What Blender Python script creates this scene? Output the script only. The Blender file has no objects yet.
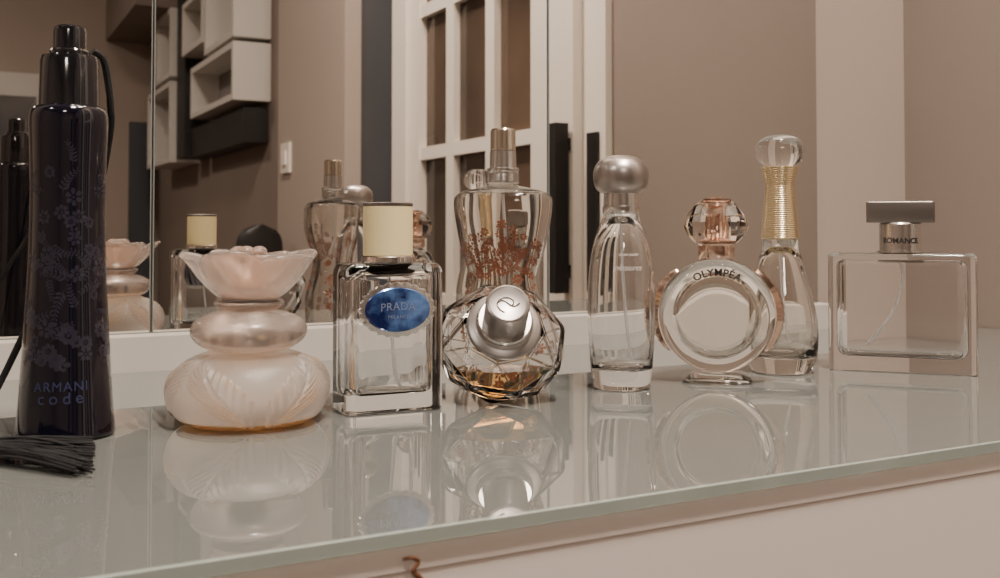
import bpy, bmesh, math, random
from mathutils import Vector, Matrix, noise
random.seed(4)
PI=math.pi; T=0.78; F=1018.0; H=0.095; HY=230.0
PHI=math.radians(28.2); S_,C_=math.sin(PHI),math.cos(PHI)
YM=0.7386; XR=0.885
col=bpy.context.scene.collection
# ---------- placement helpers ----------
def spot(px,py):
    d=F*H/(py-HY); r=d*(px-500)/F
    return (r*C_+d*S_, d*C_-r*S_, T+.0002), d
def zz(py,d): return H+(HY-py)*d/F
def face(loc): return math.atan2(-loc[0],loc[1])
def prof(lst,d):
    return [(max(zz(y,d),0.0),w*d/F) for y,w in lst]
def wall_y(px,xw=XR):
    u=(px-500)/F; d=xw/(u*C_+S_); return 2*YM-d*(C_-u*S_), d
# ---------- mesh helpers ----------
def rell(rx,ry,z,seg=96,n=2.0):
    o=[]
    for i in range(seg):
        t=2*PI*i/seg; c,s=math.cos(t),math.sin(t)
        o.append(Vector((rx*math.copysign(abs(c)**(2/n),c), ry*math.copysign(abs(s)**(2/n),s), z)))
    return o
def rrect(w,d,r,z,k=8):
    o=[]
    r=min(r,w/2-1e-5,d/2-1e-5)
    for q,(sx,sy) in enumerate(((1,1),(-1,1),(-1,-1),(1,-1))):
        for i in range(k+1):
            a=q*PI/2+PI/2*i/k
            o.append(Vector((sx*(w/2-r)+r*math.cos(a), sy*(d/2-r)+r*math.sin(a), z)))
    return o
def loft(bm,rings,flip=False,cap=True):
    R=[[bm.verts.new(p) for p in r] for r in rings]; n=len(R[0])
    def f(vs):
        try: bm.faces.new(vs[::-1] if flip else vs)
        except ValueError: pass
    for a,b in zip(R,R[1:]):
        for i in range(n):
            j=(i+1)%n; f([a[i],a[j],b[j],b[i]])
    if cap: f(R[0][::-1]); f(R[-1])
def lathe(bm,pr,flip=False,seg=96,ry=1.0,n=2.0):
    loft(bm,[rell(max(r,1e-5),max(r,1e-5)*ry,z,seg,n) for z,r in pr],flip)
def smooth(pr,k=6):
    P=[pr[0]]+list(pr)+[pr[-1]]; out=[]
    for i in range(1,len(P)-2):
        p0,p1,p2,p3=P[i-1],P[i],P[i+1],P[i+2]
        for j in range(k):
            t=j/k
            out.append(tuple(0.5*((2*b)+(-a+c)*t+(2*a-5*b+4*c-e)*t*t+(-a+3*b-3*c+e)*t**3) for a,b,c,e in zip(p0,p1,p2,p3)))
    out.append(pr[-1]); return out
def box(bm,x0,x1,y0,y1,z0,z1):
    v=[bm.verts.new((x,y,z)) for z in (z0,z1) for x,y in ((x0,y0),(x1,y0),(x1,y1),(x0,y1))]
    for q in ((3,2,1,0),(4,5,6,7),(0,1,5,4),(1,2,6,5),(2,3,7,6),(3,0,4,7)): bm.faces.new([v[i] for i in q])
def tube(bm,pts,r,seg=10,taper=None):
    pts=[Vector(p) for p in pts]; rings=[]; n=len(pts)
    up=Vector((0,0,1))
    for i,p in enumerate(pts):
        t=(pts[min(i+1,n-1)]-pts[max(i-1,0)]).normalized()
        a=t.cross(up)
        if a.length<1e-3: a=t.cross(Vector((0,1,0)))
        a.normalize(); b=t.cross(a).normalized()
        if i>0 and a.dot(la)<0: a=-a; b=t.cross(a).normalized()
        la=a
        rr=r if taper is None else r*taper(i/(n-1))
        rings.append([p+a*rr*math.cos(2*PI*k/seg)+b*rr*math.sin(2*PI*k/seg) for k in range(seg)])
    loft(bm,rings)
def spline(pts,k=8):
    return [Vector(p) for p in smooth([tuple(p) for p in pts],k)]
def build(name,bm,mat,parent=None,sharp=0.6,flat=False,recalc=False):
    if recalc: bmesh.ops.recalc_face_normals(bm,faces=bm.faces)
    bm.normal_update()
    for f in bm.faces: f.smooth=not flat
    if not flat:
        for e in bm.edges:
            if len(e.link_faces)==2 and e.calc_face_angle(0)>sharp: e.smooth=False
    me=bpy.data.meshes.new(name); bm.to_mesh(me); bm.free()
    o=bpy.data.objects.new(name,me); col.objects.link(o); me.materials.append(mat)
    if parent: o.parent=parent
    return o
def thing(name,label,cat,loc=(0,0,0),rz=0,group=None):
    o=bpy.data.objects.new(name,None); col.objects.link(o); o.empty_display_size=.02
    o.location=loc; o.rotation_euler=(0,0,rz); o['label']=label; o['category']=cat
    if group: o['group']=group
    return o
def tag(o,label,cat,group=None):
    o['label']=label;o['category']=cat
    if group:o['group']=group
    return o
def struct(o): o['kind']='structure'; return o
def B(): return bmesh.new()
def addbm(bm,q):
    me=bpy.data.meshes.new('tmp'); q.to_mesh(me); q.free(); bm.from_mesh(me); bpy.data.meshes.remove(me)
def text(name,s,size,mat,parent,fn,ext=0.0001,spacing=1.0,shear=0.0,bold=0.0):
    c=bpy.data.curves.new(name,'FONT'); c.body=s; c.size=size; c.align_x='CENTER'; c.align_y='CENTER'
    c.extrude=ext; c.space_character=spacing; c.shear=shear; c.resolution_u=4; c.offset=bold
    o=bpy.data.objects.new('tmp',c); col.objects.link(o)
    dg=bpy.context.evaluated_depsgraph_get(); me=bpy.data.meshes.new_from_object(o.evaluated_get(dg))
    bpy.data.objects.remove(o); bpy.data.curves.remove(c)
    for v in me.vertices: v.co=Vector(fn(v.co.x,v.co.y,v.co.z))
    me.name=name; me.materials.clear(); me.materials.append(mat)
    q=bpy.data.objects.new(name,me); col.objects.link(q); q.parent=parent; return q
# flat floral drawing: polygons in (x,z), mapped onto a surface by fn
def flower_polys(cx,cz,r,rng,pw=.27):
    P=[]; n=rng.choice((6,7,8)); a0=rng.uniform(0,6.3)
    for k in range(n):
        a=a0+2*PI*k/n; L=r*rng.uniform(.85,1.05); w=r*pw
        pts=[(.26,0),(.45,.7),(.72,1),(.92,.65),(1,0)]
        poly=[(cx+L*s*math.cos(a)-w*f*math.sin(a),cz+L*s*math.sin(a)+w*f*math.cos(a)) for s,f in pts]
        poly+=[(cx+L*s*math.cos(a)+w*f*math.sin(a),cz+L*s*math.sin(a)-w*f*math.cos(a)) for s,f in pts[-2:0:-1]]
        P.append(poly)
    P.append([(cx+r*.15*math.cos(t),cz+r*.15*math.sin(t)) for t in [2*PI*i/8 for i in range(8)]])
    return P
def sprig_polys(cx,cz,L,a,rng):
    P=[]; bend=rng.uniform(-1,1)
    x,z=cx,cz; n=7
    for k in range(n):
        a2=a+bend*k/n; st=L/n; nx,nz=x+st*math.cos(a2),z+st*math.sin(a2)
        w=.00016; P.append([(x-w*math.sin(a2),z+w*math.cos(a2)),(nx-w*math.sin(a2),nz+w*math.cos(a2)),(nx+w*math.sin(a2),nz-w*math.cos(a2)),(x+w*math.sin(a2),z-w*math.cos(a2))])
        for s in (-1,1):
            b=a2+s*.9; l=L*.26*(1-.5*k/n); ww=l*.22
            P.append([(nx,nz),(nx+l*.5*math.cos(b)-ww*math.sin(b),nz+l*.5*math.sin(b)+ww*math.cos(b)),(nx+l*math.cos(b),nz+l*math.sin(b)),(nx+l*.5*math.cos(b)+ww*math.sin(b),nz+l*.5*math.sin(b)-ww*math.cos(b))])
        x,z=nx,nz
    return P
def print_mesh(name,polys,fn,mat,parent):
    b=B()
    for p in polys:
        q=[fn(x,z) for x,z in p]
        if any(v is None for v in q): continue
        b.faces.new([b.verts.new(v) for v in q])
    return build(name,b,mat,parent,flat=True)
# ---------- materials ----------
def mat(name,c,rough=.5,metal=0,trans=0,ior=1.45,spec=.5,coat=0,bump=None):
    m=bpy.data.materials.new(name); m.use_nodes=True; nt=m.node_tree; b=nt.nodes['Principled BSDF']
    b.inputs['Base Color'].default_value=(*c,1); b.inputs['Roughness'].default_value=rough
    b.inputs['Metallic'].default_value=metal; b.inputs['Transmission Weight'].default_value=trans
    b.inputs['IOR'].default_value=ior; b.inputs['Specular IOR Level'].default_value=spec
    b.inputs['Coat Weight'].default_value=coat
    if bump:
        sc,st,di=bump
        tc=nt.nodes.new('ShaderNodeTexCoord'); n=nt.nodes.new('ShaderNodeTexNoise'); n.inputs['Scale'].default_value=sc
        n.inputs['Detail'].default_value=3
        bp=nt.nodes.new('ShaderNodeBump'); bp.inputs['Strength'].default_value=st; bp.inputs['Distance'].default_value=di
        nt.links.new(tc.outputs['Object'],n.inputs['Vector']); nt.links.new(n.outputs['Fac'],bp.inputs['Height']); nt.links.new(bp.outputs['Normal'],b.inputs['Normal'])
    return m
def varied(name,c1,c2,scale,rough,bumpd=.0):
    m=mat(name,c1,rough); nt=m.node_tree; b=nt.nodes['Principled BSDF']
    tc=nt.nodes.new('ShaderNodeTexCoord'); n=nt.nodes.new('ShaderNodeTexNoise'); n.inputs['Scale'].default_value=scale; n.inputs['Detail'].default_value=4
    r=nt.nodes.new('ShaderNodeValToRGB'); r.color_ramp.elements[0].position=.3; r.color_ramp.elements[1].position=.7
    r.color_ramp.elements[0].color=(*c1,1); r.color_ramp.elements[1].color=(*c2,1)
    nt.links.new(tc.outputs['Object'],n.inputs['Vector']); nt.links.new(n.outputs['Fac'],r.inputs['Fac']); nt.links.new(r.outputs['Color'],b.inputs['Base Color'])
    if bumpd:
        n2=nt.nodes.new('ShaderNodeTexNoise'); n2.inputs['Scale'].default_value=300
        nt.links.new(tc.outputs['Object'],n2.inputs['Vector'])
        bp=nt.nodes.new('ShaderNodeBump'); bp.inputs['Strength'].default_value=.2; bp.inputs['Distance'].default_value=bumpd
        nt.links.new(n2.outputs['Fac'],bp.inputs['Height']); nt.links.new(bp.outputs['Normal'],b.inputs['Normal'])
    return m
M={}
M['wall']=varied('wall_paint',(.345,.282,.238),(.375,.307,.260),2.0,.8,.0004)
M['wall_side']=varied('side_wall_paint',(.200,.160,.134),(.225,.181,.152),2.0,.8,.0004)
M['ceil']=varied('ceiling_paint',(.30,.275,.25),(.34,.31,.28),2,.9)
M['floor']=varied('floor_wood',(.08,.055,.04),(.13,.09,.065),6,.45)
M['white']=varied('white_lacquer',(.72,.66,.59),(.75,.69,.62),3,.35)
M['ledge']=varied('ledge_paint',(.46,.43,.395),(.49,.46,.425),3,.3)
M['shelf']=varied('shelf_white',(.56,.53,.49),(.59,.56,.52),3,.45)
M['drawer']=varied('drawer_lacquer',(.80,.72,.67),(.83,.75,.70),3,.4)
M['mirror']=mat('mirror_silver',(.80,.78,.75),.0,1)
M['mirredge']=mat('mirror_edge',(.25,.27,.25),.2,.3)
M['top']=mat('painted_glass',(.135,.142,.134),.0,0,0,2.5,.5)
M['edge']=mat('pale_green_glass_edge',(.74,.84,.76),.05,0,.55,1.5)
M['glass']=mat('clear_glass',(1,1,1),0,0,1,1.45)
M['glassw']=mat('warm_clear_glass',(1,.985,.96),0,0,1,1.45)
M['silver']=mat('brushed_silver',(.72,.69,.66),.22,1)
M['satinsilver']=mat('satin_silver',(.36,.335,.32),.36,1)
M['satin']=mat('satin_pewter',(.44,.40,.38),.33,1)
M['pewter']=mat('dark_pewter',(.28,.255,.24),.36,1)
M['chrome']=mat('chrome',(.80,.77,.74),.08,1)
M['palegold']=mat('pale_gold_metal',(.78,.71,.60),.16,1)
M['gold']=mat('gold_metal',(.86,.70,.45),.25,1)
M['rose']=mat('rose_gold',(.90,.64,.51),.14,1)
M['roseglass']=mat('rose_tinted_glass',(1,.91,.85),.0,0,1,1.45)
M['black']=mat('black_plastic',(.006,.006,.008),.12,0,0,1.5,.5,.5)
M['cord']=mat('black_cord',(.004,.004,.005),.8)
M['mblack']=mat('matt_black_metal',(.012,.011,.011),.45)
M['slate']=varied('slate_paint',(.045,.05,.06),(.055,.06,.07),3,.5)
M['pane']=varied('dim_room_pane',(.030,.024,.020),(.12,.08,.055),2.5,.03)  # brown dimness of the room beyond is painted into the panes
M['darkpane']=mat('dark_blue_pane',(.03,.04,.055),.06)
M['frost']=mat('frosted_pink_glass',(1,.93,.88),.34,0,.90,1.34,.5,0,(1300,.35,.0005))
M['frost2']=mat('rosy_satin_glass',(1,.885,.815),.20,0,.93,1.36)
M['amber']=mat('amber_liquid',(.95,.62,.26),0,0,1,1.36)
M['orange']=mat('orange_liquid',(1,.68,.34),.2,0,.6,1.36)
M['cream']=mat('cream_leather',(.78,.66,.36),.5,0,0,1.45,.4,0,(1200,.3,.0004))
M['ink']=mat('black_ink',(.012,.010,.010),.5)
M['etch']=mat('etched_lettering',(.60,.56,.53),.5)
M['bluetxt']=mat('blue_lettering',(.034,.040,.10),.35,.3)
M['silvertxt']=mat('pale_lettering',(.28,.34,.52),.3,.6)
M['tubep']=mat('clear_plastic_tube',(.95,.95,.95),.1,0,.7,1.3)
M['bronze']=mat('brown_bronze',(.20,.09,.045),.4,.6)
M['grey']=varied('grey_board',(.20,.185,.175),(.23,.21,.20),3,.6)
M['navy']=mat('navy_black_lacquer',(.003,.003,.008),.08,0,0,1.5,.5,.4)
M['lacedark']=mat('dim_indigo_print',(.015,.0135,.026),.3,0,0,1.5,.5,.3)
M['lacebrown']=mat('brown_lace_print',(.20,.062,.026),.5)
def blue_plaque():
    m=mat('blue_enamel',(.03,.08,.38),.18,.5,0,1.5,.5,.6); nt=m.node_tree;N=nt.nodes;L=nt.links;b=N['Principled BSDF']
    tc=N.new('ShaderNodeTexCoord'); n=N.new('ShaderNodeTexNoise'); n.inputs['Scale'].default_value=90; n.inputs['Detail'].default_value=4
    r=N.new('ShaderNodeValToRGB'); r.color_ramp.elements[0].position=.4; r.color_ramp.elements[0].color=(.006,.016,.10,1); r.color_ramp.elements[1].position=.64; r.color_ramp.elements[1].color=(.12,.25,.58,1)
    L.new(tc.outputs['Object'],n.inputs['Vector']);L.new(n.outputs['Fac'],r.inputs['Fac']);L.new(r.outputs['Color'],b.inputs['Base Color']); return m
M['plaque']=blue_plaque()
# ================= ROOM =================
YB=.745; YF=2*YM-5.2; XL=-2.6; ZC=2.45
def sbox(name,m,*a):
    b=B(); box(b,*a); return struct(build(name,b,m,flat=True))
sbox('floor',M['floor'],XL-.1,XR+.1,YF-.1,YB+.1,-.1,0)
sbox('ceiling',M['ceil'],XL-.1,XR+.1,YF-.1,YB+.1,ZC,ZC+.1)
sbox('wall_back',M['wall'],XL-.1,XR+.1,YB,YB+.1,0,ZC)
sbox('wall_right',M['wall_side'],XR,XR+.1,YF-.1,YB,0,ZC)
sbox('wall_left',M['wall'],XL-.1,XL,YF-.1,YB,0,ZC)
sbox('wall_far',M['wall'],XL,XR,YF-.1,YF,0,ZC)
sbox('trim_1',M['ledge'],-.74,.756,.716,YB,T,T+.0234)
xs=[-.196,.1214,.4421,.753]
for i,l in enumerate(('left frameless mirror panel reflecting the dark bottle and far window','middle frameless mirror panel behind the pink and cream capped bottles','right frameless mirror panel with the white door reflected at its left edge')):
    t=thing('mirror_panel',l,'mirror',((xs[i]+xs[i+1])/2,YM,T+.0234),0,'mirror panels side by side on the wall')
    w=(xs[i+1]-xs[i])/2-.0006
    b=B(); box(b,-w,w,.0002,.006,0,.80); build('backing',b,M['mirredge'],t,flat=True)
    b=B(); box(b,-w+.0008,w-.0008,0,.0002,.0008,.799); build('mirror_glass',b,M['mirror'],t,flat=True)
def yv(v): return 2*YM-v
def boxv(bm,x0,x1,v0,v1,z0,z1): box(bm,x0,x1,yv(v1),yv(v0),z0+T,z1+T)
b=B(); xf=XR-.03
boxv(b,xf,XR,1.352,1.485,-.775,1.25); boxv(b,xf,XR,1.955,2.0,-.775,1.25)
boxv(b,xf,XR,1.485,1.955,1.15,1.25); boxv(b,xf,XR,1.485,1.955,-.775,-.5)
for v in (1.625,1.795): boxv(b,xf+.004,XR,v,v+.034,-.5,1.15)
for z in (.852,.553,.254,-.045,-.344):
    for v0,v1 in ((1.485,1.625),(1.659,1.795),(1.829,1.955)): boxv(b,xf+.004,XR,v0,v1,z-.013,z+.013)
door=struct(build('door_1',b,M['white'],flat=True))
b=B(); boxv(b,XR-.012,XR-.008,1.485,1.955,-.5,1.15); build('glass_pane',b,M['pane'],door,flat=True)
b=B()
boxv(b,xf-.030,xf-.006,1.356,1.380,-.004,.263); boxv(b,xf-.007,xf+.005,1.358,1.376,.22,.24); boxv(b,xf-.007,xf+.005,1.358,1.376,.02,.04)
build('door_handle',b,M['mblack'],door,flat=True)
b=B(); boxv(b,XR-.012,XR,1.288,1.350,-.78,1.35); boxv(b,XR-.04,XR,2.002,2.078,-.78,1.35); boxv(b,XR-.012,XR,1.350,2.002,1.252,1.35)
tr=struct(build('trim_2',b,M['white'],flat=True))
b=B(); boxv(b,XR-.018,XR-.012,1.304,1.332,0,.246); build('latch_plate',b,M['mblack'],tr,flat=True)
b=B(); boxv(b,XR-.02,XR,2.085,2.325,-.775,1.25); struct(build('door_2',b,M['slate'],flat=True))
b=B(); boxv(b,XR-.06,XR,2.33,2.90,-.78,1.65); struct(build('trim_3',b,M['wall'],flat=True))
y,d=wall_y(287,XR-.06); b=B(); box(b,XR-.068,XR-.06,y-.04,y+.04,T+zz(173,d),T+zz(143,d)); t=build('light_switch',b,M['white'],flat=True); tag(t,'small white light switch on the wall beside the slate door, seen in the mirror','switch')
b=B(); box(b,XR-.072,XR-.068,y-.018,y+.018,T+zz(165,d),T+zz(151,d)); build('rocker',b,M['drawer'],t,flat=True)
def cube(lab,v0,v1,z0,z1,dep=.12):
    w=(v1-v0)/2; th=.020
    t=thing('cube_shelf',lab,'wall shelf',(XR,yv((v0+v1)/2),T+z0),0,'white cube shelves on the side wall'); h=z1-z0
    b=B(); box(b,-dep,0,-w,w,0,th); box(b,-dep,0,-w,w,h-th,h); box(b,-dep,0,-w,-w+th,th,h-th); box(b,-dep,0,w-th,w,th,h-th)
    build('frame',b,M['shelf'],t,flat=True)
    b=B(); box(b,-.02,-.003,-w+th,w-th,th,h-th); build('back_board',b,M['grey'],t,flat=True)
cube('topmost white cube shelf, nearest the beige door casing',3.20,3.62,.705,1.12)
cube('wide white cube shelf just below the topmost one',3.20,3.85,.505,.690)
cube('narrow white cube shelf beside the black panel at top',3.66,4.02,.76,.96)
cube('upper of the two white cube shelves farthest along the side wall',4.26,4.60,.72,1.00)
cube('lowest white cube shelf, farthest along the side wall',4.26,4.80,.37,.70)
b=B(); boxv(b,XR-.10,XR,4.06,4.22,.38,1.35); tag(build('wall_upright',b,M['mblack'],flat=True),'tall black shelf upright between the white cube shelves','wall shelf')
b=B(); boxv(b,XR-.08,XR,3.22,4.03,.375,.485); tag(build('wall_box',b,M['mblack'],flat=True),'low black wall box below the wide white cube shelf','wall shelf')
dF=5.2
def far_x(px):
    u=(px-500)/F; d=dF/(C_-u*S_); return d*(u*C_+S_), d
x0,d=far_x(-60); x1,_=far_x(46)
b=B(); box(b,x0,x1,YF,YF+.03,T+zz(330,d),T+zz(68,d)); w=struct(build('window_1',b,M['shelf'],flat=True))
b=B(); box(b,x0+.07,x1-.05,YF+.03,YF+.035,T+zz(325,d),T+zz(92,d)); build('window_glass',b,M['darkpane'],w,flat=True)
x0,d=far_x(128); x1,_=far_x(153)
b=B(); box(b,x0,x1,YF,YF+.03,0.002,T+zz(122,d)); struct(build('door_3',b,M['slate'],flat=True))
x0,d=far_x(104)
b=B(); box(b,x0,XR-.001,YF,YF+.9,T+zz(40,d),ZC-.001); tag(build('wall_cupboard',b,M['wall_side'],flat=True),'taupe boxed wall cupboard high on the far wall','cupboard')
y,d=wall_y(279,XR-.12)
t=thing('bar_stool','black round-backed stool standing against the side wall below the shelves','stool',(XR-.145,y,0))
b=B(); lathe(b,smooth([(.58,.02),(.58,.10),(.60,.12),(.62,.11),(.625,.02)],5),seg=32); build('seat',b,M['mblack'],t)
b=B(); loft(b,[rell(.065*math.sqrt(max(1-(2*k/12-1)**4,.02)),.015,.71+.18*k/12,32) for k in range(13)]); o=build('backrest',b,M['mblack'],t); o.location=(.0,-.10,0)
b=B(); lathe(b,[(.03,.02),(.59,.02)],seg=16); tube(b,[(.0,-.09,.60),(.0,-.11,.66),(.0,-.10,.73)],.012); build('column',b,M['mblack'],t)
b=B(); lathe(b,[(0,.13),(.015,.13),(.03,.03)],seg=32); build('base',b,M['mblack'],t)
# ================= VANITY =================
t=thing('vanity_table','white lacquered vanity with drawer fronts under the glass top','vanity',(0,0,0))
XA=-.75; XB=XR-.002
b=B(); box(b,XA,XB,.301,.744,T-.0130,T-.0047); build('top_board',b,M['drawer'],t,flat=True)
b=B(); box(b,XA,XB,.33,.744,T-.22,T-.0130); build('carcass',b,M['white'],t,flat=True)
for x0,x1 in ((XA+.003,.5685),(.570,XB-.001)):
    b=B(); box(b,x0,x1,.3015,.33,T-.185,T-.0133); bmesh.ops.bevel(b,geom=b.edges[:],offset=.0004,segments=2,affect='EDGES'); build('drawer',b,M['drawer'],t)
for x in (XA+.03,XB-.05):
    for y in (.36,.68):
        b=B(); box(b,x-.02,x+.02,y-.02,y+.02,0,T-.22); build('leg',b,M['white'],t,flat=True)
gt=thing('glass_top','greenish glass sheet with polished edge covering the white vanity','glass top',(0,0,T))
b=B(); box(b,XA-.004,XB,.3010,.744,-.0045,0); build('sheet',b,M['top'],gt,flat=True)
b=B(); box(b,XA-.004,XB,.299,.3010,-.0045,-.0001); build('polished_edge',b,M['edge'],gt,flat=True)
u=(414-500)/F; dd=.301/(C_-u*S_); xh=dd*(u*C_+S_); zh=T+zz(566,dd)
b=B(); tube(b,spline([(xh-.0035,.3012,zh+.0035),(xh-.001,.2995,zh+.0042),(xh+.0012,.2995,zh+.0026),(xh-.0008,.299,zh+.0002),(xh+.0015,.299,zh-.0025),(xh+.0035,.3005,zh-.0048)],6),.00075,8,lambda s:.6+.8*s)
build('hook',b,M['bronze'],t)
# ================= 1 DARK BOTTLE =================
rng=random.Random(11)
loc,d=spot(68,434); sc=d/F
t=thing('perfume_bottle','tall navy black bottle with lace print, black cap and tassel','perfume bottle',loc,face(loc))
bp=smooth(prof([(434,42),(433,45.5),(430,46.5),(415,45),(380,42.5),(320,39),(260,36),(200,35),(150,36),(125,37),(113,36),(108,32),(107,26)],d),6)
b=B(); lathe(b,bp,seg=128); build('body',b,M['navy'],t)
def radius(P_,z):
    for (z0,r0),(z1,r1) in zip(P_,P_[1:]):
        if z0<=z<=z1 and z1>z0: return r0+(r1-r0)*(z-z0)/(z1-z0)
    return P_[-1][1]
polys=[]
for k in range(46):
    cx=rng.uniform(-.028,.028)
    cz=rng.choice((rng.gauss(.098,.012),rng.gauss(.085,.016),rng.gauss(.045,.012)))
    polys+=flower_polys(cx,cz,rng.uniform(.0028,.0050),rng)
for k in range(34):
    polys+=sprig_polys(rng.uniform(-.028,.028),rng.uniform(.03,.125),rng.uniform(.008,.014),rng.uniform(0,6.3),rng)
print_mesh('lace_print',polys,lambda x,z:None if not .031<z<.145 else ((radius(bp,z)+.00012)*math.sin(x/.018),-(radius(bp,z)+.00012)*math.cos(x/.018),z),M['lacedark'],t)
b=B(); lathe(b,prof([(108,27.5),(107,28.5),(62,27.5),(57,26),(55,20)],d)); build('cap',b,M['black'],t)
b=B(); lathe(b,prof([(56,15.5),(32,15.5),(28,14.5),(26,12)],d)); build('spray_button',b,M['black'],t)
def wrap(zc):
    return lambda x,y,z:((radius(bp,zc+y)+z+.00025)*math.sin(x/.021-.12),-(radius(bp,zc+y)+z+.00025)*math.cos(x/.021-.12),zc+y)
text('lettering','ARMANI',.0060,M['bluetxt'],t,wrap(zz(381,d)),.0001,1.15)
text('lettering','code',.0074,M['bluetxt'],t,wrap(zz(392,d)),.0001,1.5)
b=B(); inv=Matrix.Rotation(-face(loc),3,'Z')
def loc2(px,py,z=.001):
    p,_=spot(px,py); v=inv@Vector((p[0]-loc[0],p[1]-loc[1],0)); v.z=z; return v
zt=zz(48,d)
pts=[(.010,.004,zt),(.0145,.006,zt-.003),(.0168,.008,zt-.012),(.0182,.010,.156),(.0182,.015,.140),(.010,.026,.10),(-.012,.030,.06),(-.030,.026,.02),(-.042,.010,.0022)]
pts.append(tuple(loc2(-60,452,.003))); pts.append(tuple(loc2(-32,458,.004)))
tube(b,spline(pts,8),.0017,8); build('cord',b,M['cord'],t)
b=B(); lathe(b,prof([(62,17.5),(60,19),(52,19),(50,17.5)],d),seg=48); build('cord_ring',b,M['black'],t)
b=B()
h=loc2(-32,458,.0045)
for i in range(95):
    e=loc2(random.uniform(70,98),random.uniform(446,478),random.uniform(.0007,.0045)); s=h+Vector((random.uniform(-.001,.001),random.uniform(-.003,.003),random.uniform(-.003,.002)))
    m=(s+e)/2+Vector((random.uniform(-.002,.002),random.uniform(-.003,.003),random.uniform(.001,.003)))
    tube(b,spline([s,m,e],5),.00048,6)
build('tassel',b,M['cord'],t)
b=B(); tube(b,[h+Vector((-.008,0,0)),h+Vector((-.006,0,0)),h,h+Vector((.002,0,0))],.0042,16); build('tassel_head',b,M['cord'],t)
# ================= 2 PINK FROSTED =================
loc,d=spot(250,420); sc=d/F
t=thing('perfume_bottle','squat frosted pink glass bottle with flower shaped stopper','perfume bottle',loc,face(loc))
b=B()
pr=smooth([(0.0,.026),(.0008,.030),(.004,.0350),(.010,.0380),(.017,.0388),(.024,.0366),(.030,.0312),(.034,.022),(.0352,.015)],9)
SEG=360; rings=[]
for z,r in pr:
    ring=[]
    for i in range(SEG):
        th=2*PI*i/SEG; dsp=0
        a=(z-.0175)/.0170
        if abs(a)<1:
            for k in range(6):
                c=2*PI*k/6+.15; bb=((th-c-.40*a*(1 if k%2 else -1)+PI)%(2*PI))-PI; w=.38*(1-a*a)**.9
                if abs(bb)<w:
                    q=abs(bb)/w
                    dsp=max(dsp,.0011*(1-q**4)+.00050*math.sin(52*(abs(bb)*1.2-a*.5))-(.0014 if q<.08 else 0))
        ring.append(Vector(((r+dsp)*math.cos(th),(r+dsp)*math.sin(th),z+dsp*.4)))
    rings.append(ring)
loft(b,rings)
build('body',b,M['frost'],t)
b=B(); lathe(b,smooth([(.0012,.0303),(.0022,.0330),(.0030,.0340),(.0036,.0345),(.0039,.0340),(.0039,.030)],4)); build('perfume',b,M['orange'],t)
b=B(); lathe(b,smooth([(.0350,.012),(.0360,.0195),(.0395,.0258),(.0447,.0285),(.0500,.0262),(.0536,.0195),(.0550,.013)],7))
build('neck_disc',b,M['frost2'],t)
b=B(); lathe(b,smooth([(.0550,.0120),(.0562,.0150),(.0590,.0172),(.061,.0140),(.0615,.005)],5)); st=build('stopper',b,M['frost2'],t)
def bowl(name,r0,z0,r1,z1,lobes,ph,th,amp,sag):
    b=B(); nv=22; SEGB=240
    def P(v,a,off):
        L=abs(math.cos(lobes*(a-ph)/2))**.55
        irr=1+.05*math.sin(2*a+1)+.04*math.sin(3*a+ph)
        r=r0+(r1*irr*(1-amp*(1-L)*v**1.5)-r0)*v**.80
        z=z0+(z1-z0)*(v**1.25)*(1-sag*(1-L)*v) + .0010*math.sin(3*a+ph)*v*v - .0022*max(v-.8,0)/.2*L
        r-= off
        z+= off*.75
        return Vector((max(r,.001)*math.cos(a),max(r,.001)*math.sin(a),z))
    A=[2*PI*i/SEGB for i in range(SEGB)]
    rg_=[[P(v/nv,a,0) for a in A] for v in range(nv+1)]
    mid=[(P(1,a,0)+P(1,a,th))/2+Vector((0,0,th*.35)) for a in A]
    rg_+= [mid]+[[P(v/nv,a,th) for a in A] for v in range(nv,-1,-1)]
    loft(b,rg_); return build(name,b,M['frost2'],st,sharp=1.3)
bowl('outer_petals',.011,.0600,.0335,.0850,5,.55,.0017,.22,.30)
bowl('inner_petals',.006,.0655,.0215,.0850,4,.9,.0015,.26,.24)
b=B()
for k in range(5):
    a=2*PI*k/5+.6; c=Vector((.0055*math.cos(a),.0055*math.sin(a),.0835))
    m=Matrix.Translation(c)@Matrix.Diagonal((1,1,.8,1)); bmesh.ops.create_uvsphere(b,u_segments=16,v_segments=10,radius=.0042,matrix=m)
bmesh.ops.create_cone(b,cap_ends=True,segments=24,radius1=.0035,radius2=.0055,depth=.015,matrix=Matrix.Translation((0,0,.0755)))
build('flower_centre',b,M['frost2'],st)
# ================= 3 SQUARE BOTTLE, CREAM CAP =================
loc,d=spot(388,408); sc=d/F
t=thing('perfume_bottle','square clear glass bottle with blue oval plaque and cream cap','perfume bottle',loc,math.radians(-3))
w,dp,h=.0540,.0300,.0775
def rbox(bm,w,dp,z0,z1,r,e,flip=False,et=None):
    et=et or e
    pr=[(z0,e),(z0+e*.3,e*.3),(z0+e,0),(z1-et,0)]+[(z1-et+et*math.sin(a),et*(1-math.cos(a))) for a in (.4,.8,1.2,1.57)]
    loft(bm,[rrect(w-2*q,dp-2*q,max(r-q,.0006),z,8) for z,q in pr],flip)
b=B(); rbox(b,w,dp,0,h,.0055,.0015,et=.0050); rbox(b,w-.0100,dp-.0080,.0095,h-.0045,.0065,.004,True,et=.005); build('body',b,M['glass'],t)
b=B(); lathe(b,[(h,.0135),(h+.0006,.0142),(h+.003,.0142),(h+.0036,.0135)]); build('collar',b,M['chrome'],t)
zc0=h+.0036; zc1=zz(203,d)
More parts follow.
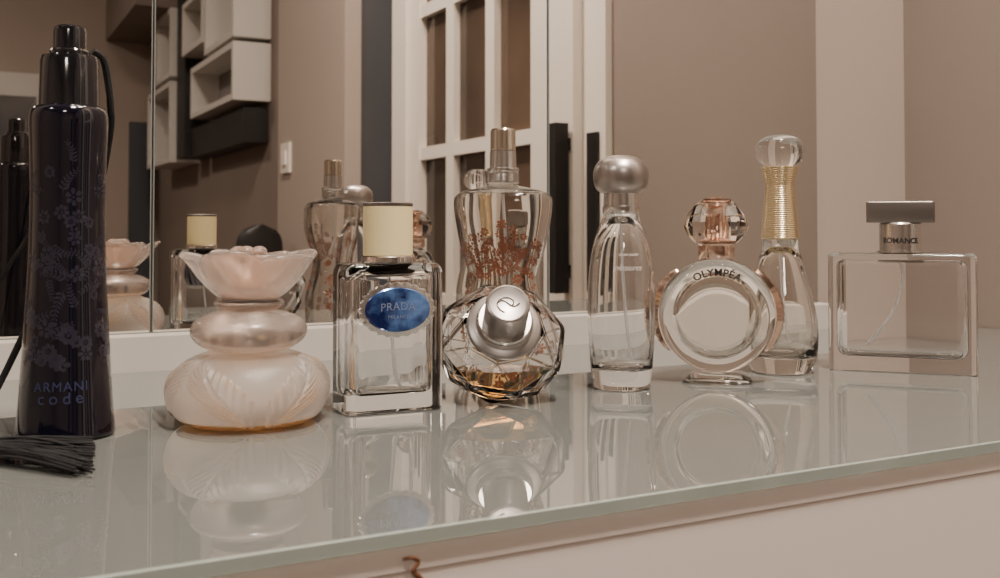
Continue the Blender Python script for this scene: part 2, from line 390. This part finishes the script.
b=B(); lathe(b,[(zc0,.0126),(zc0+.0006,.0132),(zc1-.0022,.0132),(zc1-.002,.0128)],seg=64); cp=build('cap',b,M['cream'],t)
b=B(); lathe(b,[(zc1-.0021,.0132),(zc1-.0004,.0134),(zc1,.0126)],seg=64); build('top_rim',b,M['pewter'],cp)
b=B(); tube(b,spline([(0,0,h-.006),(.001,0,.05),(.004,.001,.02),(.007,.001,.011)],8),.0010,10); build('dip_tube',b,M['tubep'],t)
zl=.0535
def plaque(bm,a,c,th,y0,sc_=0):
    R=[]
    for q,(dy,k) in enumerate(((0,1),(th*.6,1),(th,.94))):
        R.append([Vector((a*k*math.cos(x)*(1+sc_*math.cos(24*x)),y0-dy,c*k*math.sin(x)*(1+sc_*math.cos(24*x))+zl)) for x in [2*PI*i/192 for i in range(192)]])
    loft(bm,R)
b=B(); plaque(b,.0207,.0142,.0010,-dp/2,.026); lb=build('label_plaque',b,M['silver'],t,recalc=True)
b=B(); plaque(b,.0181,.0117,.0014,-dp/2,0); build('enamel',b,M['plaque'],lb,recalc=True)
text('lettering','PRADA',.0058,M['silvertxt'],lb,lambda x,y,z:(x,-dp/2-.0015-z,zl+.0016+y-x*x*6),.00006,1.05)
text('lettering','MILANO',.0027,M['silvertxt'],lb,lambda x,y,z:(x,-dp/2-.0015-z,zl-.0038+y),.00006,1.1)
# ================= 4 FACETED BOTTLE, LEANING =================
loc,d=spot(501,399); sc=d/F
t=thing('perfume_bottle','round faceted clear bottle tilted back, silver cap towards viewer, amber remains','perfume bottle',loc,face(loc)+.10)
N=8
def gem(bm,rings):
    R=[]
    for r,a,rot in rings:
        R.append([bm.verts.new((r*1.03*math.cos(2*PI*(k+rot)/N+.2),-a,r*math.sin(2*PI*(k+rot)/N+.2))) for k in range(N)])
    f=bm.faces.new
    for i in range(len(R)-1):
        A,ra,Bq,rb=R[i],rings[i][2],R[i+1],rings[i+1][2]
        for k in range(N):
            j=(k+1)%N
            if ra==rb: f((A[k],A[j],Bq[j],Bq[k]))
            elif rb>ra: f((A[k],A[j],Bq[k])); f((Bq[k],A[j],Bq[j]))
            else: f((A[k],Bq[j],Bq[k])); f((A[k],A[j],Bq[j]))
    f(R[0][::-1]); f(R[-1])
TL=Matrix.Rotation(math.radians(-33),4,'X')
b=B(); gem(b,[(.020,-.022,0),(.0352,-.006,.5),(.0362,.004,0),(.0225,.0185,.5)])
bmesh.ops.recalc_face_normals(b,faces=b.faces)
bmesh.ops.bevel(b,geom=b.edges[:],offset=.0007,segments=2,affect='EDGES')
b.transform(TL); mz=min(v.co.z for v in b.verts); TL=Matrix.Translation((0,0,-mz))@TL
b.transform(Matrix.Translation((0,0,-mz)))
def axl(bm,pr,flip=False,seg=72):
    q=B(); lathe(q,pr,flip,seg); q.transform(TL@Matrix.Rotation(PI/2,4,'X')); addbm(bm,q)
def cavm(s,inward):
    q=B(); gem(q,[(.0170*s,-.0185*s,0),(.0308*s,-.0052*s,.5),(.0316*s,.0034*s,0),(.0195*s,.0155*s,.5)])
    bmesh.ops.recalc_face_normals(q,faces=q.faces)
    if inward: bmesh.ops.reverse_faces(q,faces=q.faces)
    q.transform(TL); return q
addbm(b,cavm(1,True)); build('body',b,M['glass'],t,flat=True)
b=cavm(.985,False); bmesh.ops.bisect_plane(b,geom=b.verts[:]+b.edges[:]+b.faces[:],plane_co=(0,0,.0185),plane_no=(0,0,1),clear_outer=True)
bmesh.ops.holes_fill(b,edges=[e for e in b.edges if e.is_boundary],sides=0); build('perfume',b,M['amber'],t,flat=True,recalc=True)
b=B(); axl(b,smooth([(.0183,.0195),(.0192,.0205),(.0205,.0198),(.0215,.0175),(.0222,.0155),(.0235,.0142),(.0240,.012)],5)); build('collar',b,M['satinsilver'],t)
b=B(); axl(b,[(.0235,.0142),(.0245,.0150),(.0262,.0150),(.0270,.0142),(.0270,.0120)]); build('ring',b,M['silver'],t)
b=B(); axl(b,[(.0265,.0112),(.0270,.0118),(.0430,.0118),(.0445,.0112),(.0450,.0102),(.0446,.0094)]); cp=build('cap',b,M['satinsilver'],t)
b=B(); pts=[]
for k in range(40):
    a=k/39; th=-1.2+a*5.6; r=.0018+.0050*a
    pts.append(TL@Vector((r*math.cos(th),-.0448,r*math.sin(th)*.8)))
tube(b,pts,.0004,6); tube(b,[TL@Vector((-.006+.012*k/10,-.0448,.0018*math.sin(k/10*2*PI))) for k in range(11)],.0004,6); build('swirl_emblem',b,M['chrome'],cp)
# ================= 5 TORSO BOTTLE =================
loc,d=spot(503,378.6); sc=d/F
t=thing('perfume_bottle','curvy torso shaped glass bottle with brown lace print and silver sprayer','perfume bottle',loc,face(loc)-.15)
pr=smooth([(0,.022),(.001,.0255),(.006,.0285),(.020,.0305),(.034,.0300),(.050,.0255),(.062,.0225),(.070,.0230),(.084,.0272),(.098,.0300),(.110,.0316),(.116,.0308),(.1195,.0255),(.1220,.015),(.1235,.0092),(.1265,.009)],6)
def bust(x,z): return sum(.0035*math.exp(-((x-s*.0130)**2+(z-.098)**2*.7)/(.0105**2)) for s in (-1,1))
def torso(bm,off,flip=False,zlo=0,zhi=1,bu=1):
    rings=[]
    for z,r in pr:
        if z<zlo or z>zhi: continue
        rx=max(r-off,.002); k=.66 if z<.118 else .66+.34*min((z-.118)/.005,1)
        ring=rell(rx,max(rx*k,.002),z,128,2.2)
        for p in ring:
            if p.y<0: p.y-=bu*bust(p.x,z)*min(1,-p.y/.010)
        rings.append(ring)
    loft(bm,rings,flip)
b=B(); torso(b,0); torso(b,.0020,True,.006,.1185,.95); build('body',b,M['glassw'],t,sharp=.9)
def tor_s(side):
    def fn(x,z):
        R=radius(pr,z)
        if abs(x)>R*.97 or not .012<z<.108: return None
        y=.66*R*(1-(abs(x)/R)**2.2)**(1/2.2)+.0003
        if side<0: return (x,-y-bust(x,z)*min(1,y/.010),z)
        return (x,y,z)
    return fn
rng=random.Random(23)
for side in (-1,1):
    polys=[]; spots_=[]
    tries=0
    while len(spots_)<(44 if side<0 else 8) and tries<2500:
        tries+=1
        cx=rng.uniform(-.026,.026); cz=rng.uniform(.064,.103-abs(cx)*.7)
        if all((cx-a)**2+(cz-c)**2>.0045**2 for a,c in spots_): spots_.append((cx,cz))
    for cx,cz in spots_: polys+=flower_polys(cx,cz,rng.uniform(.0026,.0036),rng,.23)
    for k in range(30 if side<0 else 8):
        polys+=sprig_polys(rng.uniform(-.026,.026),rng.uniform(.055,.092),rng.uniform(.007,.012),rng.choice((-1.6,-1.2,-2.0,-.6,-2.6,1.4)),rng)
    for k in range(22):
        polys+=flower_polys(rng.uniform(-.027,.027),rng.uniform(.020,.055),rng.uniform(.003,.0045),rng,.2)
    print_mesh('lace_print',polys,tor_s(side),M['lacebrown'],t)
b=B(); P=[(.1245,.0098),(.125,.0104)]
for k in range(5): z=.1256+k*.0012; P+=[(z,.0104),(z+.0005,.0096)]
P+=[(.1322,.0104),(.134,.0104),(.1345,.0092)]
lathe(b,P,seg=64); build('collar',b,M['silver'],t)
z1=zz(129,d)
b=B(); lathe(b,[(.1345,.0086),(.1450,.0084),(.1455,.0076)],seg=64); build('sprayer',b,M['silver'],t)
b=B(); lathe(b,[(.1455,.0078),(.1460,.0082),(z1-.0012,.0080),(z1,.0070)],seg=64); build('spray_button',b,M['palegold'],t)
b=B(); tube(b,spline([(0,0,.117),(.002,0,.08),(-.002,.001,.04),(-.006,.001,.010)],8),.0011,10); build('dip_tube',b,M['tubep'],t)
# ================= 6 SLENDER BOTTLE, BALL CAP =================
loc,d=spot(621,387)
t=thing('perfume_bottle','slender clear oval bottle topped by a satin silver ball cap','perfume bottle',loc,face(loc))
P=smooth(prof([(387,24),(386.5,27),(383,29),(365,31),(330,33),(295,33.5),(262,31),(238,26),(222,20),(215,17.5),(213.5,17)],d),6)
P[0]=(0,P[0][1])
b=B(); lathe(b,P); lathe(b,smooth(prof([(369,3),(368,20),(360,26),(330,29.5),(295,30),(262,27.5),(240,22.5),(226,14),(219,6)],d),5),True); build('body',b,M['glass'],t)
b=B(); lathe(b,prof([(214.5,17.5),(213,18.5),(207,18.5),(206,17.6),(194,17.2),(191,17)],d)); build('collar',b,M['silver'],t)
b=B(); lathe(b,smooth(prof([(194,16),(193.5,19),(189,24.8),(180,27.6),(170,27),(162,22.5),(157.5,15),(155.8,7),(155.5,1)],d),6)); build('cap',b,M['satin'],t)
b=B(); tube(b,spline([(0,0,zz(222,d)),(.001,0,.07),(.003,0,.04),(.006,0,.016)],8),.0010,10); build('dip_tube',b,M['tubep'],t)
def wr(R,zc,a0=0): return lambda x,y,z:((R+z)*math.sin(x/R+a0),-(R+z)*math.cos(x/R+a0),zc+y)
def wrp(P_,zc,a0): return lambda x,y,z:((radius(P_,zc+y)+.0002+z)*math.sin(x/.019+a0),-(radius(P_,zc+y)+.0002+z)*math.cos(x/.019+a0),zc+y)
text('lettering','estee lauder',.0026,M['etch'],t,wrp(P,zz(254,d),.25),.00004,1.0,.5)
text('lettering','pleasures',.0050,M['etch'],t,wrp(P,zz(267,d),.20),.00004,.9,.6,-.00004)
# ================= 7 ROUND MEDALLION BOTTLE =================
loc,d=spot(716,381); sc=d/F
t=thing('perfume_bottle','round disc shaped clear bottle flanked by rose gold, dome cap','perfume bottle',loc,face(loc)+.04)
zc=zz(315,d); Rd=.0358
def ylathe(bm,pr,zc,flip=False,seg=96):
    q=B(); lathe(q,pr,flip,seg); q.transform(Matrix.Translation((0,0,zc))@Matrix.Rotation(PI/2,4,'X')); addbm(bm,q)
b=B(); ylathe(b,[(-.0115,.002),(-.0115,.0300),(-.0112,.0312),(-.0100,.0332),(-.006,.0352),(0,Rd),(.006,.0352),(.0100,.0332),(.0112,.0312),(.0115,.0300),(.0115,.002)],zc)
ylathe(b,smooth([(-.0085,.002),(-.0085,.0225),(-.0060,.0255),(0,.0268),(.0060,.0255),(.0085,.0225),(.0085,.002)],5),zc,True)
build('body',b,M['glassw'],t,sharp=.9)
b=B(); loft(b,[rell(.0205,.0135,0,96,2.6),rell(.0218,.0145,.0008,96,2.6),rell(.0215,.0142,.0022,96,2.6),rell(.0175,.0110,.0038,96,2.6),rell(.0145,.0090,zc-Rd+.0002,96,2.6)]); build('foot',b,M['glassw'],t)
for s in (-1,1):
    b=B(); R=[]
    for k in range(81):
        a=-.66+1.55*k/80; q=math.sin(PI*k/80)**.6
        wdt=.0010+.0042*q; r0=Rd+.0004
        c=math.cos(a); sn=math.sin(a); th=.0010+.0058*q
        rid=.0002*math.cos(k*1.05)
        R.append([Vector((s*(r0+x+ (rid if x>.001 else 0))*c,y,zc+(r0+x)*sn)) for x,y in ((0,-th),(wdt*.7,-th*.75),(wdt,0),(wdt*.7,th*.75),(0,th))])
    loft(b,R,flip=(s<0)); build('laurel_wing',b,M['rose'],t,recalc=True)
b=B(); lathe(b,[(zc+Rd-.001,.0105),(zc+Rd+.001,.0115),(zz(246,d),.0112),(zz(243,d),.009)]); build('collar',b,M['rose'],t)
b=B(); lathe(b,prof([(246,14),(243,21),(236,28),(227,31.5),(216,28.5),(205,21),(199,14),(197,6)],d),seg=14); cp=build('cap',b,M['roseglass'],t,flat=True)
b=B(); lathe(b,smooth(prof([(244,10),(242,18),(239,19),(234,10),(224,7),(214,7),(208,11),(204,11),(202,3)],d),4),seg=48); build('cap_core',b,M['rose'],cp)
b=B(); lathe(b,prof([(247.5,15),(246.5,17.5),(243,19),(242,17)],d),seg=48); build('cap_ring',b,M['rose'],cp)
def arch(R):
    return lambda x,y,z:((R+y)*math.sin(x/R),-.0121-z,zc+(R+y)*math.cos(x/R))
text('lettering','OLYMPÉA',.0064,M['ink'],t,arch(.0270),.00015,1.1,0,.00014)
# ================= 8 TEARDROP BOTTLE =================
loc,d=spot(780,371); sc=d/F
t=thing('perfume_bottle','teardrop clear bottle with long gold wrapped neck and glass ball','perfume bottle',loc,face(loc))
P=smooth(prof([(371,25),(370.6,28),(367,31),(355,34.5),(338,36),(318,35),(298,31),(275,25),(255,20),(242,17.5),(238,17)],d),6); P[0]=(0,P[0][1])
b=B(); lathe(b,P); lathe(b,smooth(prof([(356,3),(355,22),(348,29),(335,32),(318,31.5),(298,27.5),(275,21.5),(258,16),(248,8)],d),5),True); build('body',b,M['glassw'],t)
zA,zB=zz(239,d),zz(167,d); n=34
b=B(); P=[(zA-.0004,17*sc)]
for k in range(n):
    f=k/n; r=(19-4.6*(f/.72) if f<.72 else 14.4+(f-.72)*16)*sc; z=zA+(zB-zA)*f; hz=(zB-zA)/n
    P+=[(z,r-.00025),(z+hz*.3,r),(z+hz*.7,r),(z+hz*.95,r-.00025)]
P+=[(zB,15*sc)]
lathe(b,P,seg=64); build('neck_sleeve',b,M['gold'],t,sharp=1.2)
b=B(); lathe(b,smooth(prof([(167,10),(166.3,14),(162.5,20),(156,23.5),(150,24),(143,21.5),(138,16),(135.5,9),(134.8,1)],d),6)); bl=build('ball_stopper',b,M['glass'],t)
b=B(); lathe(b,smooth(prof([(166.5,8),(165,9),(163,7),(161,4),(160.5,1)],d),4),seg=32); build('stopper_core',b,M['gold'],bl)
b=B(); tube(b,spline([(0,0,zz(250,d)),(.001,0,.055),(.003,0,.035),(.006,0,.018)],8),.0010,10); build('dip_tube',b,M['tubep'],t)
# ================= 9 WIDE SQUARE BOTTLE =================
loc,d=spot(900,370)
t=thing('perfume_bottle','wide square clear bottle with flat pewter cap at right end','perfume bottle',loc,face(loc)+.02)
w=.0930; dp=.028; h=.0795
b=B(); rbox(b,w,dp,0,h,.0050,.0015,et=.0030)
loft(b,[rrect(w-.0110-2*q,dp-.008-2*q*.4,max(.0065-q,.0015),z,8) for z,q in [(.0100,.007),(.0106,.0040),(.0122,.0015),(.0155,0),(.070,0),(.0730,.001),(.0745,.004)]],True)
build('body',b,M['glass'],t)
zt=zz(223,d); z1=zz(202,d)
b=B(); lathe(b,[(h,.0150),(h+.0012,.0150),(h+.0014,.0134),(zt-.001,.0134),(zt,.0125)],seg=72); build('collar',b,M['silver'],t)
b=B(); rbox(b,.0430,.022,zt,z1,.002,.0008); build('cap',b,M['pewter'],t)
text('lettering','ROMANCE',.0052,M['ink'],t,wr(.0136,zz(241,d)),.0001,1.0,0,.00010)
b=B(); tube(b,spline([(0,0,.074),(.001,0,.062),(-.004,0,.042),(-.014,0,.026),(-.022,.001,.0175)],8),.0013,10); build('dip_tube',b,M['tubep'],t)
# ================= LIGHT =================
def area(name,loc,size,power,color,rot=(0,0,0)):
    l=bpy.data.lights.new(name,'AREA'); l.shape='SQUARE'; l.size=size; l.energy=power; l.color=color
    o=bpy.data.objects.new(name,l); col.objects.link(o); o.location=loc; o.rotation_euler=rot; return o
area('ceiling_lamp_near',(.25,-.10,2.40),.20,52,(1,.86,.74))
area('ceiling_lamp_far',(-.9,-2.4,2.40),.4,28,(1,.86,.74))
area('ceiling_lamp_side',(-1.6,-.2,2.40),.20,14,(1,.90,.80))
area('added_corner_light',(.55,.40,2.40),.14,20,(1,.83,.70))  # unseen light, added for highlights and to brighten the door frame
w=bpy.data.worlds.new('world'); bpy.context.scene.world=w; w.use_nodes=True
w.node_tree.nodes['Background'].inputs[0].default_value=(.9,.75,.62,1); w.node_tree.nodes['Background'].inputs[1].default_value=.1
# ================= CAMERA =================
cam=bpy.data.cameras.new('camera'); co=bpy.data.objects.new('camera',cam); col.objects.link(co)
pit=math.radians(1.5)
cam.sensor_width=36; cam.lens=F*36/1000; cam.clip_start=.01
cam.shift_y=-(289-HY+F*math.tan(pit))/1000
co.location=(0,0,T+H); co.rotation_euler=(PI/2+pit,0,-PHI)
cam.dof.use_dof=True; cam.dof.focus_distance=.60; cam.dof.aperture_fstop=18
bpy.context.scene.camera=co
